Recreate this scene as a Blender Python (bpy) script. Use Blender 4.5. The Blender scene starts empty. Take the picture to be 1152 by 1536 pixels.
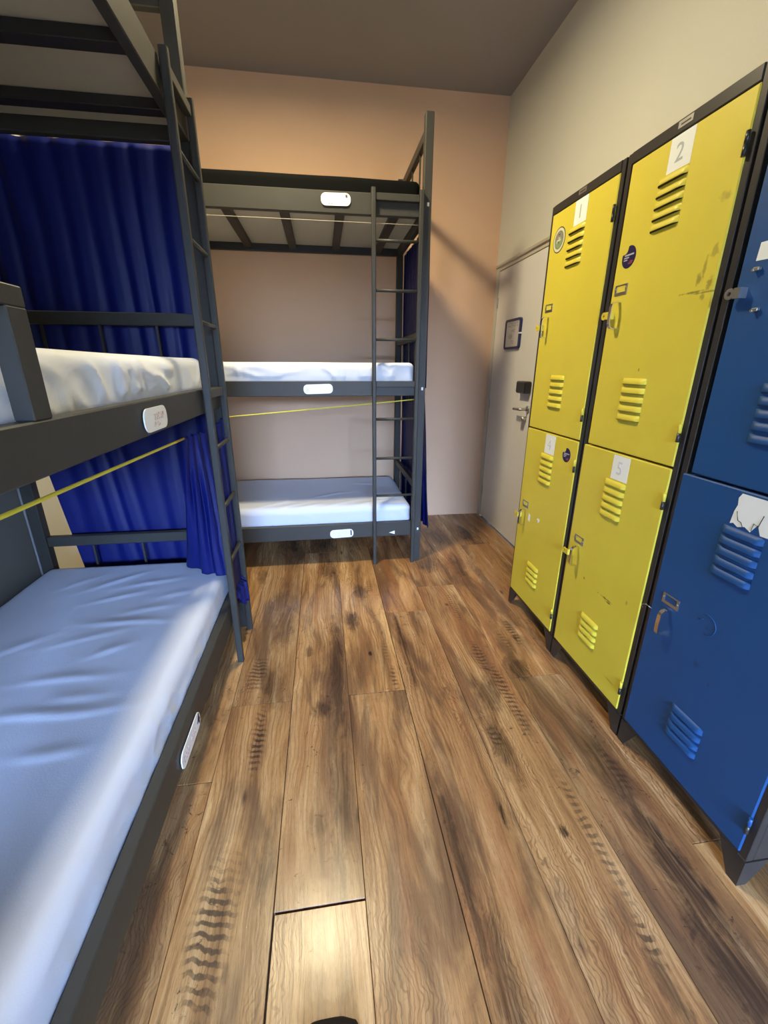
import bpy, bmesh, math, random
from mathutils import Vector, Matrix, noise

# ------------------------------------------------------------------ camera, light, exposure
S = bpy.context.scene
COL = S.collection
random.seed(7)

F_PX, YAW, PITCH, ROLL, CAM_H = 632.25, -0.1405, -0.3320, 0.0044, 1.306
def cam_dir(X, U, dep):
    cr, sr = math.cos(ROLL), math.sin(ROLL)
    xr = cr*X - sr*U; up = sr*X + cr*U
    cp, sp = math.cos(PITCH), math.sin(PITCH)
    yr = cp*dep - sp*up; z = sp*dep + cp*up
    cy, sy = math.cos(YAW), math.sin(YAW)
    return Vector((cy*xr - sy*yr, sy*xr + cy*yr, z))
cam_d = bpy.data.cameras.new('camera')
cam_d.sensor_fit = 'VERTICAL'; cam_d.sensor_height = 36.0
cam_d.lens = F_PX/1536*36.0
cam_d.clip_start = 0.02
cam = bpy.data.objects.new('camera', cam_d); COL.objects.link(cam)
R, U_, Fw = cam_dir(1, 0, 0), cam_dir(0, 1, 0), cam_dir(0, 0, 1)
cam.matrix_world = Matrix(((R.x, U_.x, -Fw.x, 0), (R.y, U_.y, -Fw.y, 0), (R.z, U_.z, -Fw.z, CAM_H), (0, 0, 0, 1)))
S.camera = cam

SKY_COL, GROUND_COL, SKY_STR = (0.40, 0.60, 1.0), (0.03, 0.028, 0.026), 185.0
W = bpy.data.worlds.new('sky'); S.world = W; W.use_nodes = True
_wt = W.node_tree; _bg = _wt.nodes['Background']
_tc = _wt.nodes.new('ShaderNodeTexCoord'); _sp = _wt.nodes.new('ShaderNodeSeparateXYZ'); _rp = _wt.nodes.new('ShaderNodeValToRGB')
_wt.links.new(_tc.outputs['Generated'], _sp.inputs[0]); _wt.links.new(_sp.outputs[2], _rp.inputs[0]); _wt.links.new(_rp.outputs[0], _bg.inputs[0])
_rp.color_ramp.elements[0].position = 0.0; _rp.color_ramp.elements[0].color = (*GROUND_COL, 1)
_rp.color_ramp.elements[1].position = 0.02; _rp.color_ramp.elements[1].color = (*SKY_COL, 1)
_bg.inputs[1].default_value = SKY_STR

LAMP = Vector((-0.16, 2.12, 3.03)); LAMP_W = 60.0; LAMP_COL = (1.0, 0.85, 0.54); LAMP_D = 0.24

S.view_settings.view_transform = 'Standard'; S.view_settings.look = 'None'
S.view_settings.exposure = 0.0; S.view_settings.gamma = 1.0; S.view_settings.use_curve_mapping = False

# ------------------------------------------------------------------ room numbers (metres)
XL, XR = -1.385, 1.402          # left and right wall
YN, YB = -4.60, 3.609           # wall behind the camera, back wall
ZC = 3.115                      # ceiling
LOCK_X = 1.037                  # locker fronts
WIN = (-0.70, 1.25, 0.90, 2.28) # window in the wall behind the camera: x0 x1 z0 z1

# ------------------------------------------------------------------ node / material helpers
def nd(nt, typ, ins=None, **props):
    n = nt.nodes.new(typ)
    for k, v in props.items(): setattr(n, k, v)
    for k, v in (ins or {}).items():
        if isinstance(v, bpy.types.NodeSocket): nt.links.new(v, n.inputs[k])
        else: n.inputs[k].default_value = v
    return n
def math_(nt, op, a, b=None, c=None, clamp=False):
    ins = {0: a}
    if b is not None: ins[1] = b
    if c is not None: ins[2] = c
    return nd(nt, 'ShaderNodeMath', ins, operation=op, use_clamp=clamp).outputs[0]
def vmath(nt, op, a, b=None):
    ins = {0: a}
    if b is not None: ins[1] = b
    n = nd(nt, 'ShaderNodeVectorMath', ins, operation=op)
    return n.outputs['Value'] if op in ('LENGTH', 'DOT_PRODUCT', 'DISTANCE') else n.outputs[0]
def smooth(nt, v, a, b, lo=0.0, hi=1.0):
    return nd(nt, 'ShaderNodeMapRange', {'Value': v, 'From Min': a, 'From Max': b, 'To Min': lo, 'To Max': hi}, interpolation_type='SMOOTHSTEP').outputs[0]
def mixc(nt, f, a, b, mode='MIX'):
    n = nt.nodes.new('ShaderNodeMix'); n.data_type = 'RGBA'; n.blend_type = mode
    for i, v in ((0, f), (6, a), (7, b)):
        if isinstance(v, bpy.types.NodeSocket): nt.links.new(v, n.inputs[i])
        else: n.inputs[i].default_value = v if i == 0 else ((*v, 1) if len(v) == 3 else v)
    return n.outputs[2]
def noise_t(nt, vec, scale, detail=4, rough=0.55, dist=0.0):
    return nd(nt, 'ShaderNodeTexNoise', {'Vector': vec, 'Scale': scale, 'Detail': detail, 'Roughness': rough, 'Distortion': dist}).outputs['Fac']
def new_mat(name):
    m = bpy.data.materials.new(name); m.use_nodes = True
    nt = m.node_tree; b = nt.nodes['Principled BSDF']
    return m, nt, b
def lin(r, g, b):
    f = lambda c: (c/255/12.92) if c/255 <= .04045 else ((c/255+.055)/1.055)**2.4
    return (f(r), f(g), f(b))
def plain(name, col, rough=0.5, metal=0.0, var=0.0, vscale=6.0, bump=0.0, bscale=60.0, spec=None, sheen=0.0):
    m, nt, b = new_mat(name)
    b.inputs['Roughness'].default_value = rough; b.inputs['Metallic'].default_value = metal
    if spec is not None: b.inputs['Specular IOR Level'].default_value = spec
    if sheen: b.inputs['Sheen Weight'].default_value = sheen
    tc = nd(nt, 'ShaderNodeTexCoord').outputs['Object']
    if var:
        n = noise_t(nt, tc, vscale, 5)
        c = mixc(nt, n, tuple(x*(1-var) for x in col), tuple(min(1, x*(1+var)) for x in col))
        nt.links.new(c, b.inputs['Base Color'])
    else: b.inputs['Base Color'].default_value = (*col, 1)
    if bump:
        bn = nd(nt, 'ShaderNodeBump', {'Height': noise_t(nt, tc, bscale, 4), 'Strength': bump, 'Distance': 0.004})
        nt.links.new(bn.outputs[0], b.inputs['Normal'])
    return m

def blob_mask(nt, pos, blobs, wob, soft=0.55):
    """blobs: (x, y, half x, half y, strength) -> max of soft ellipses with ragged edges"""
    acc = None
    for (x, y, hx, hy, s) in blobs:
        d = vmath(nt, 'MULTIPLY', vmath(nt, 'SUBTRACT', pos, (x, y, 0)), (1/hx, 1/hy, 0))
        l = math_(nt, 'ADD', vmath(nt, 'LENGTH', d), wob)
        v = smooth(nt, l, 1.15, 1.15-soft-0.35, 0.0, s)
        acc = v if acc is None else math_(nt, 'MAXIMUM', acc, v)
    return acc

# ------------------------------------------------------------------ wood floor material
SAW = [(-0.325, 0.70, 0.060, 0.19, 1.0), (-0.29, 1.25, 0.030, 0.17, 1.0), (-0.345, 1.62, 0.05, 0.12, .8),
       (0.72, 1.34, 0.030, 0.24, .9), (0.69, 1.60, 0.035, 0.12, .8), (0.93, 1.76, 0.030, 0.14, .9), (0.86, 1.70, .02, .1, .6),
       (0.735, 0.78, 0.022, 0.24, .7), (0.722, 0.53, 0.022, 0.06, .9), (0.26, 1.50, 0.02, 0.10, .8), (0.25, 1.70, .018, .08, .5), (0.70, 2.05, 0.02, 0.20, .6),
       (0.94, 0.96, 0.028, 0.10, .6), (0.585, 1.14, 0.03, 0.06, .8), (0.24, 2.35, .03, .10, .6)]
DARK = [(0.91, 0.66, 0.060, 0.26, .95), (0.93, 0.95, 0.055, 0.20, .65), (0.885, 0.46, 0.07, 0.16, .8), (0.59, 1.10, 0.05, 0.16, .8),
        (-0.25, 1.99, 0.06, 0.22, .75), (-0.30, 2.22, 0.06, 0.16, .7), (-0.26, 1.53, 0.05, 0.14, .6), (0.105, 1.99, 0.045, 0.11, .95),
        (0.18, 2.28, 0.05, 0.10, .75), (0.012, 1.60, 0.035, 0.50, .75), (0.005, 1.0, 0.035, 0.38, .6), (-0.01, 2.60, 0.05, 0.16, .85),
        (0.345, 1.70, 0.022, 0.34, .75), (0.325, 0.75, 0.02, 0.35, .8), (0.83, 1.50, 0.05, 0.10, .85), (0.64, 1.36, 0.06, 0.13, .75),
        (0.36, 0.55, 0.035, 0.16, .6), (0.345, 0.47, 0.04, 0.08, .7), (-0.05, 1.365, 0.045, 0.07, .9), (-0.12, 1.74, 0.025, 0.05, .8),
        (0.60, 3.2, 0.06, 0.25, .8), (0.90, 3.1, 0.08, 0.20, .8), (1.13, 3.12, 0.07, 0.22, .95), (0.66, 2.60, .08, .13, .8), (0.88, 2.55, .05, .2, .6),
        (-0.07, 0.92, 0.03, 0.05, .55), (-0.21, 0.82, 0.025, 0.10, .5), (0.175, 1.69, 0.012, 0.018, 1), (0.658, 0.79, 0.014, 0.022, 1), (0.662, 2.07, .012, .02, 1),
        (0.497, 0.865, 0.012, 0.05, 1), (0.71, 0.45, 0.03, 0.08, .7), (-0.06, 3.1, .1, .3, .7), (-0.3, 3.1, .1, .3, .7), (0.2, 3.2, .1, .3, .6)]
def wood_material():
    m, nt, b = new_mat('wood_plank')
    geo = nd(nt, 'ShaderNodeNewGeometry').outputs['Position']
    tc = nd(nt, 'ShaderNodeTexCoord').outputs['Object']
    oi = nd(nt, 'ShaderNodeObjectInfo')
    rnd = oi.outputs['Random']
    off = nd(nt, 'ShaderNodeCombineXYZ', {0: math_(nt, 'MULTIPLY', rnd, 31.0), 1: math_(nt, 'MULTIPLY', rnd, 57.0), 2: math_(nt, 'MULTIPLY', rnd, 13.0)}).outputs[0]
    co = vmath(nt, 'ADD', tc, off)
    sep = nd(nt, 'ShaderNodeSeparateXYZ', {0: co}); x, y = sep.outputs[0], sep.outputs[1]
    w1 = noise_t(nt, vmath(nt, 'MULTIPLY', co, (4.0, 1.1, 1)), 1.0, 3, .5)
    w2 = noise_t(nt, vmath(nt, 'MULTIPLY', co, (11.0, 3.2, 1)), 1.0, 3, .5)
    r = math_(nt, 'ADD', x, math_(nt, 'ADD', math_(nt, 'MULTIPLY', w1, 0.16), math_(nt, 'MULTIPLY', w2, 0.045)))
    # growth rings
    ring = smooth(nt, math_(nt, 'SINE', math_(nt, 'MULTIPLY', r, 420.0)), .1, 1.0)
    gv = nd(nt, 'ShaderNodeCombineXYZ', {0: math_(nt, 'MULTIPLY', r, 95.0), 1: math_(nt, 'MULTIPLY', y, 2.4), 2: 0.0}).outputs[0]
    grain = noise_t(nt, gv, 1.0, 6, .65)
    fine = noise_t(nt, vmath(nt, 'MULTIPLY', co, (420.0, 14.0, 1)), 1.0, 3, .6)
    rv = nd(nt, 'ShaderNodeCombineXYZ', {0: math_(nt, 'MULTIPLY', r, 15.0), 1: math_(nt, 'MULTIPLY', y, 1.3), 2: 0.0}).outputs[0]
    broad = noise_t(nt, rv, 1.0, 5, .6, .4)
    patch = noise_t(nt, vmath(nt, 'MULTIPLY', co, (7.0, 1.7, 1)), 1.0, 4, .6, 0.6)
    dark = lin(58, 42, 34)
    g = math_(nt, 'ADD', math_(nt, 'MULTIPLY', broad, 0.75), math_(nt, 'MULTIPLY', grain, 0.25))
    ramp = nd(nt, 'ShaderNodeValToRGB', {0: g})
    e = ramp.color_ramp.elements
    e[0].position = 0.32; e[0].color = (*lin(108, 74, 48), 1); e[1].position = 0.66; e[1].color = (*lin(212, 174, 124), 1)
    e2 = e.new(0.49); e2.color = (*lin(174, 132, 86), 1)
    col = ramp.outputs[0]
    amt = noise_t(nt, vmath(nt, 'MULTIPLY', co, (5.0, 1.2, 3)), 1.0, 2, .5)
    col = mixc(nt, math_(nt, 'MULTIPLY', ring, smooth(nt, amt, .40, .65, .04, .42)), col, lin(112, 76, 48))
    r3 = math_(nt, 'ADD', x, math_(nt, 'MULTIPLY', noise_t(nt, vmath(nt, 'MULTIPLY', co, (7.0, 5.0, 4)), 1.0, 4, .55), .14))
    wavy = smooth(nt, math_(nt, 'SINE', math_(nt, 'MULTIPLY', r3, 620.0)), .2, 1.0)
    amt2 = noise_t(nt, vmath(nt, 'MULTIPLY', co, (6.0, 1.6, 8)), 1.0, 3, .5)
    col = mixc(nt, math_(nt, 'MULTIPLY', wavy, smooth(nt, amt2, .48, .66, 0, .55)), col, lin(96, 66, 46))
    col = mixc(nt, smooth(nt, grain, .42, .28, 0, .45), col, lin(98, 68, 46))
    # redder / greyer streaks, dark walnut patches
    col = mixc(nt, smooth(nt, patch, .46, .64, 0, .68), col, lin(90, 67, 52))
    hue = noise_t(nt, vmath(nt, 'MULTIPLY', co, (13.0, 1.1, 2)), 1.0, 2, .5)
    col = mixc(nt, smooth(nt, hue, .5, .72, 0, .45), col, lin(158, 104, 66))
    col = mixc(nt, smooth(nt, fine, .50, .72, 0, .38), col, lin(70, 50, 40))
    pore = noise_t(nt, vmath(nt, 'MULTIPLY', co, (900.0, 60.0, 1)), 1.0, 2, .6)
    col = mixc(nt, smooth(nt, pore, .56, .72, 0, .45), col, lin(62, 44, 34))
    # knots
    vor = nd(nt, 'ShaderNodeTexVoronoi', {'Vector': vmath(nt, 'MULTIPLY', co, (8.0, 2.6, 0)), 'Scale': 1.0}).outputs['Distance']
    col = mixc(nt, smooth(nt, vor, .10, .02, 0, .85), col, dark)
    # blotches and saw marks printed on the boards
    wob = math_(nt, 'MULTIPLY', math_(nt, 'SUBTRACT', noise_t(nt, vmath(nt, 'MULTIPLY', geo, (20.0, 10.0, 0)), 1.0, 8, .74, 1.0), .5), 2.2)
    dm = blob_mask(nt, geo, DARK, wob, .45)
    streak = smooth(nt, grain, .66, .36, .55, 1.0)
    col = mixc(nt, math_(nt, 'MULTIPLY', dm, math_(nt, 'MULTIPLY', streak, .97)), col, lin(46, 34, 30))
    sm = blob_mask(nt, geo, SAW, math_(nt, 'MULTIPLY', wob, .9), .5)
    gs = nd(nt, 'ShaderNodeSeparateXYZ', {0: geo})
    ph = math_(nt, 'ADD', math_(nt, 'MULTIPLY', gs.outputs[1], 262.0), math_(nt, 'MULTIPLY', gs.outputs[0], 55.0))
    ph = math_(nt, 'ADD', ph, math_(nt, 'MULTIPLY', noise_t(nt, vmath(nt, 'MULTIPLY', geo, (30.0, 12.0, 0)), 1.0, 2), 9.0))
    saw = smooth(nt, math_(nt, 'SINE', ph), -.25, .55, .18, 1.0)
    col = mixc(nt, math_(nt, 'MULTIPLY', sm, math_(nt, 'MULTIPLY', saw, .85)), col, lin(52, 40, 36))
    fl = noise_t(nt, vmath(nt, 'MULTIPLY', co, (26.0, 30.0, 5)), 1.0, 5, .7, 1.2)
    flm = noise_t(nt, vmath(nt, 'MULTIPLY', co, (9.0, 2.0, 6)), 1.0, 2, .5)
    col = mixc(nt, math_(nt, 'MULTIPLY', smooth(nt, fl, .60, .68), smooth(nt, flm, .50, .62, 0, .8)), col, lin(52, 38, 32))
    tint = oi.outputs['Color']
    col = mixc(nt, 1.0, col, tint, 'MULTIPLY')
    nt.links.new(col, b.inputs['Base Color'])
    ro = math_(nt, 'ADD', math_(nt, 'MULTIPLY', broad, 0.12), 0.20)
    nt.links.new(ro, b.inputs['Roughness'])
    b.inputs['Specular IOR Level'].default_value = 0.42
    h = math_(nt, 'ADD', math_(nt, 'MULTIPLY', grain, .5), math_(nt, 'MULTIPLY', noise_t(nt, vmath(nt, 'MULTIPLY', co, (14.0, 9.0, 1)), 1.0, 3), .9))
    bn = nd(nt, 'ShaderNodeBump', {'Height': h, 'Strength': .10, 'Distance': .006})
    nt.links.new(bn.outputs[0], b.inputs['Normal'])
    return m

def wall_material(name, col, var=.05, bump=.25):
    m, nt, b = new_mat(name)
    tc = nd(nt, 'ShaderNodeTexCoord').outputs['Object']
    n = noise_t(nt, tc, 2.2, 6, .6)
    c = mixc(nt, n, tuple(x*(1-var) for x in col), tuple(min(1, x*(1+var)) for x in col))
    sp = noise_t(nt, tc, 38.0, 3, .6)
    c = mixc(nt, smooth(nt, sp, .72, .80, 0, .35), c, tuple(x*.8 for x in col))
    nt.links.new(c, b.inputs['Base Color'])
    b.inputs['Roughness'].default_value = .62
    b.inputs['Specular IOR Level'].default_value = .3
    bn = nd(nt, 'ShaderNodeBump', {'Height': noise_t(nt, tc, 110.0, 4), 'Strength': bump, 'Distance': .003})
    nt.links.new(bn.outputs[0], b.inputs['Normal'])
    return m

def scuffed(name, col, rough, scuffs, mark):
    """painted steel; scuffs are worn marks in the object's y/z plane"""
    m, nt, b = new_mat(name)
    tc = nd(nt, 'ShaderNodeTexCoord').outputs['Object']
    n = noise_t(nt, tc, 5.0, 5)
    c = mixc(nt, n, tuple(x*.93 for x in col), tuple(x*1.07 for x in col))
    if scuffs:
        s = nd(nt, 'ShaderNodeSeparateXYZ', {0: tc})
        pos = nd(nt, 'ShaderNodeCombineXYZ', {0: s.outputs[1], 1: s.outputs[2], 2: 0.0}).outputs[0]
        wob = math_(nt, 'MULTIPLY', math_(nt, 'SUBTRACT', noise_t(nt, tc, 70.0, 4, .6), .5), 2.2)
        k = blob_mask(nt, pos, scuffs, wob, .5)
        c = mixc(nt, k, c, mark)
    nt.links.new(c, b.inputs['Base Color'])
    b.inputs['Roughness'].default_value = rough
    bn = nd(nt, 'ShaderNodeBump', {'Height': noise_t(nt, tc, 9.0, 3), 'Strength': .10, 'Distance': .01})
    nt.links.new(bn.outputs[0], b.inputs['Normal'])
    return m

M = {}
M['wood'] = wood_material()
M['subfloor'] = plain('subfloor', lin(38, 28, 22), .8)
M['wall_peach'] = wall_material('wall_peach', lin(219, 180, 146))
M['wall_cream'] = wall_material('wall_cream', lin(216, 213, 198), .04)
M['ceiling'] = wall_material('ceiling_paint', lin(158, 154, 150), .04, .15)
M['door_white'] = plain('door_white', lin(238, 235, 228), .42, var=.03)
M['trim'] = plain('trim_paint', lin(206, 196, 176), .5)
M['wall_shade'] = plain('grey_wall_shade', lin(112, 110, 102), .6, var=.05)
M['conduit'] = plain('conduit_plastic', lin(140, 140, 146), .45)
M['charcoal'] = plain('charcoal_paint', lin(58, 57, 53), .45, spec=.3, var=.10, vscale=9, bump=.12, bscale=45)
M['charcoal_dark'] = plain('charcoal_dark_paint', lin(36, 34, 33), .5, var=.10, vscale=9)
M['panel'] = plain('bed_board', lin(172, 166, 152), .7, var=.06, vscale=4)
M['sheet'] = plain('white_sheet', lin(224, 228, 236), .62, bump=.12, bscale=240, sheen=.15)
M['sheet_daylit'] = plain('daylight_tinted_sheet', lin(206, 214, 234), .62, bump=.12, bscale=240, sheen=.15)  # blue daylight tint put into the colour of the lower sheets
M['black_cover'] = plain('black_cover', lin(8, 9, 9), .9, spec=.08, var=.15, bump=.2, bscale=90)
M['curtain'] = plain('blue_curtain', lin(6, 20, 90), .5, var=.10, vscale=12, bump=.12, bscale=420, spec=.3)
M['yellow_cord'] = plain('yellow_cord', lin(226, 212, 70), .6, bump=.4, bscale=300)
M['wire'] = plain('pale_wire', lin(176, 168, 150), .5)
M['plate'] = plain('white_plate', lin(238, 240, 240), .35)
M['ink_navy'] = plain('ink_navy', lin(26, 28, 62), .6)
M['ink_red'] = plain('ink_red', lin(196, 158, 154), .6)
M['ink_grey'] = plain('ink_grey', lin(178, 184, 180), .6)
M['ink_faint'] = plain('ink_faint', lin(206, 210, 208), .6)
M['ink_black'] = plain('ink_black', lin(60, 60, 62), .6)
M['white'] = plain('white_sticker', lin(240, 240, 240), .4)
YEL = lin(219, 200, 64); BLU = lin(20, 72, 126)
M['yellow'] = scuffed('yellow_paint', YEL, .48, None, None)
M['yellow_2'] = scuffed('yellow_paint_scuffed', YEL, .48,
    [(.045-.241, 1.50, .045, .003, .8), (-.150, 1.505, .050, .0035, .9), (-.165, 1.535, .010, .018, .7), (-.178, 1.56, .006, .03, .6), (-.200, 1.60, .012, .02, .5), (-.205, 1.52, .010, .02, .7), (-.19, 1.49, .012, .010, .6), (.0, 1.30, .004, .006, .8), (-.195, 1.72, .02, .012, .45)], lin(128, 114, 44))
M['yellow_5'] = scuffed('yellow_paint_scratched', YEL, .48, [(-.055, .475, .045, .0035, .9), (-.075, .468, .02, .004, .9), (.088, .488, .006, .008, .9), (-.16, .18, .03, .003, .4), (-.16, .52, .006, .012, .4)], lin(92, 80, 34))
M['blue'] = scuffed('blue_paint', BLU, .50, [(.03, .50, .012, .016, .5), (.03, .62, .004, .006, .6), (-.02, .47, .006, .01, .5)], lin(14, 44, 92))
M['blue_trace'] = plain('blue_trace', lin(16, 66, 122), .5)
M['black_steel'] = plain('black_steel', lin(48, 45, 43), .36, var=.08)
M['slit'] = plain('slit_shade', lin(26, 20, 8), .9)
M['chrome'] = plain('chrome', (.78, .77, .74), .16, 1.0)
M['steel'] = plain('brushed_steel', (.55, .55, .53), .34, 1.0)
M['paper'] = plain('paper_white', lin(238, 240, 234), .8)
M['sticker_navy'] = plain('sticker_navy', lin(34, 28, 74), .4)
M['sticker_red'] = plain('sticker_red', lin(150, 60, 70), .4)
M['sticker_text'] = plain('sticker_text', lin(186, 182, 190), .4)
M['emblem_dark'] = plain('emblem_dark', lin(70, 72, 52), .4)
M['emblem_cream'] = plain('emblem_cream', lin(214, 212, 180), .4)
M['emblem_grey'] = plain('emblem_grey', lin(140, 132, 118), .4)
M['emblem_green'] = plain('emblem_green', lin(136, 154, 112), .4)
M['board_grey'] = plain('board_surface', lin(205, 200, 196), .3)
M['board_blue'] = plain('board_frame_blue', lin(28, 40, 92), .35)
M['lock_black'] = plain('lock_black', lin(34, 32, 32), .4)
M['shoe_black'] = plain('shoe_black', lin(24, 22, 28), .6)
M['shoe_sole'] = plain('shoe_sole', lin(70, 66, 66), .7)
M['lamp_body'] = plain('lamp_body', lin(235, 232, 225), .5)

# ------------------------------------------------------------------ mesh helpers
def box(bm, x0, x1, y0, y1, z0, z1, mat=0, bev=0.0):
    if x1 < x0: x0, x1 = x1, x0
    if y1 < y0: y0, y1 = y1, y0
    if z1 < z0: z0, z1 = z1, z0
    vs = [bm.verts.new((x, y, z)) for x in (x0, x1) for y in (y0, y1) for z in (z0, z1)]
    fs = [(0, 1, 3, 2), (4, 6, 7, 5), (0, 4, 5, 1), (2, 3, 7, 6), (0, 2, 6, 4), (1, 5, 7, 3)]
    faces = [bm.faces.new([vs[i] for i in f]) for f in fs]
    for f in faces: f.material_index = mat
    if bev:
        es = list({e for f in faces for e in f.edges})
        r = bmesh.ops.bevel(bm, geom=es, offset=bev, segments=1, affect='EDGES', profile=.5)
        for f in r['faces']: f.material_index = mat
def prism(bm, pts, a0, a1, axis, mat=0):
    """polygon pts (p,q) extruded along axis; axis x: (y,z), y: (x,z), z: (x,y)"""
    def P(p, a): return {'x': (a, p[0], p[1]), 'y': (p[0], a, p[1]), 'z': (p[0], p[1], a)}[axis]
    v0 = [bm.verts.new(P(p, a0)) for p in pts]; v1 = [bm.verts.new(P(p, a1)) for p in pts]
    n = len(pts); fs = [bm.faces.new(v0[::-1]), bm.faces.new(v1)]
    for i in range(n): fs.append(bm.faces.new((v0[i], v0[(i+1) % n], v1[(i+1) % n], v1[i])))
    for f in fs: f.material_index = mat
def rounded(w, h, r, n=5, cx=0, cy=0):
    out = []
    for (sx, sy, a0) in ((1, 1, 0), (-1, 1, 90), (-1, -1, 180), (1, -1, 270)):
        for i in range(n+1):
            a = math.radians(a0+90*i/n)
            out.append((cx+sx*(w/2-r)+r*math.cos(a), cy+sy*(h/2-r)+r*math.sin(a)))
    return out
def tube(bm, pts, r, n=8, mat=0, caps=True):
    pts = [Vector(p) for p in pts]; rings = []
    for i, p in enumerate(pts):
        t = (pts[min(i+1, len(pts)-1)]-pts[max(i-1, 0)]).normalized()
        a = Vector((0, 0, 1)) if abs(t.z) < .9 else Vector((1, 0, 0))
        u = t.cross(a).normalized(); v = t.cross(u).normalized()
        rr = r[i] if isinstance(r, (list, tuple)) else r
        rings.append([bm.verts.new(p+u*rr*math.cos(2*math.pi*k/n)+v*rr*math.sin(2*math.pi*k/n)) for k in range(n)])
    for a, b in zip(rings, rings[1:]):
        for k in range(n):
            f = bm.faces.new((a[k], a[(k+1) % n], b[(k+1) % n], b[k])); f.material_index = mat; f.smooth = True
    if caps:
        for rg in (rings[0], rings[-1][::-1]):
            f = bm.faces.new(rg); f.material_index = mat
def band(bm, pts, width_vec, thick_fn, mat=0):
    """flat bar following pts (polyline), constant width vector, with given thickness offsets"""
    wv = Vector(width_vec)
    rings = []
    for p, t in zip(pts, thick_fn):
        p = Vector(p); t = Vector(t)
        rings.append([bm.verts.new(p-wv/2), bm.verts.new(p+wv/2), bm.verts.new(p+wv/2+t), bm.verts.new(p-wv/2+t)])
    for a, b in zip(rings, rings[1:]):
        for k in range(4):
            bm.faces.new((a[k], a[(k+1) % 4], b[(k+1) % 4], b[k])).material_index = mat
    bm.faces.new(rings[0]); bm.faces.new(rings[-1][::-1])

def mesh_of(bm, name, mats):
    bmesh.ops.recalc_face_normals(bm, faces=bm.faces[:])
    me = bpy.data.meshes.new(name); bm.to_mesh(me); bm.free()
    for m in (mats if isinstance(mats, (list, tuple)) else [mats]): me.materials.append(M[m])
    return me
def obj(name, bm, mats, parent=None, loc=(0, 0, 0), origin=None):
    """bm: bmesh or ready mesh. origin: point the vertices are given relative to (moved to loc)"""
    if isinstance(bm, bmesh.types.BMesh):
        if origin is not None:
            bmesh.ops.translate(bm, verts=bm.verts[:], vec=-Vector(origin)); loc = origin
        me = mesh_of(bm, name, mats)
    else: me = bm
    o = bpy.data.objects.new(name, me); COL.objects.link(o)
    o.location = loc
    if parent is not None: o.parent = parent
    return o
def root(name, loc, rotz, label, cat, group=None):
    o = bpy.data.objects.new(name, None); COL.objects.link(o)
    o.location = loc; o.rotation_euler = (0, 0, rotz); o.empty_display_size = .1
    o['label'] = label; o['category'] = cat
    if group: o['group'] = group
    return o
def tag(o, label, cat, group=None):
    o['label'] = label; o['category'] = cat
    if group: o['group'] = group
    return o
def struct(o, label=None):
    o['kind'] = 'structure'
    if label: o['label'] = label
    return o
def smooth_all(o):
    for p in o.data.polygons: p.use_smooth = True
    return o
def text_mesh(body, size, mat, depth=.0004, bold=0.0):
    cu = bpy.data.curves.new('print', 'FONT'); cu.body = body; cu.size = size
    cu.extrude = depth; cu.offset = bold; cu.align_x = 'CENTER'; cu.align_y = 'CENTER'; cu.resolution_u = 3
    t = bpy.data.objects.new('print', cu); COL.objects.link(t)
    dg = bpy.context.evaluated_depsgraph_get()
    me = bpy.data.meshes.new_from_object(t.evaluated_get(dg))
    bpy.data.objects.remove(t); bpy.data.curves.remove(cu)
    me.materials.clear(); me.materials.append(M[mat])
    return me
def orient(me, right, up, loc):
    r, u = Vector(right), Vector(up); n = r.cross(u)
    me.transform(Matrix(((r.x, u.x, n.x, loc[0]), (r.y, u.y, n.y, loc[1]), (r.z, u.z, n.z, loc[2]), (0, 0, 0, 1))))
    return me
def scribble(bm, rng, x0, x1, z0, z1, y, n, r, mat=0):
    """a line of n handwriting-like strokes in the local xz plane"""
    for i in range(n):
        cx = x0+(x1-x0)*(i+.5)/n; w = (x1-x0)/n*.36; h = (z1-z0)/2; cz = (z0+z1)/2
        k = rng.choice((0, 1, 2, 3))
        if k == 0: P = [(cx-w, cz-h), (cx-w*.3, cz+h), (cx+w*.3, cz-h*.2), (cx+w, cz+h*.8)]
        elif k == 1: P = [(cx-w, cz+h*.6), (cx+w*.6, cz+h*.7), (cx+w*.5, cz-h*.4), (cx-w*.6, cz-h*.7), (cx+w, cz-h)]
        elif k == 2: P = [(cx+w, cz+h*.5), (cx-w*.4, cz+h), (cx-w, cz), (cx-w*.3, cz-h), (cx+w, cz-h*.6)]
        else: P = [(cx-w*.6, cz+h), (cx-w*.6, cz-h), (cx+w*.8, cz-h*.5), (cx+w*.2, cz+h*.3)]
        tube(bm, [(a, y, b) for a, b in P], r, 4, mat)

# ------------------------------------------------------------------ the room
bm = bmesh.new(); box(bm, XL-.1, XR+.1, YN-.1, YB+.1, -.12, -.012)
floor = struct(obj('floor', bm, 'subfloor'), 'wide brown wood-look plank floor')
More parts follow.
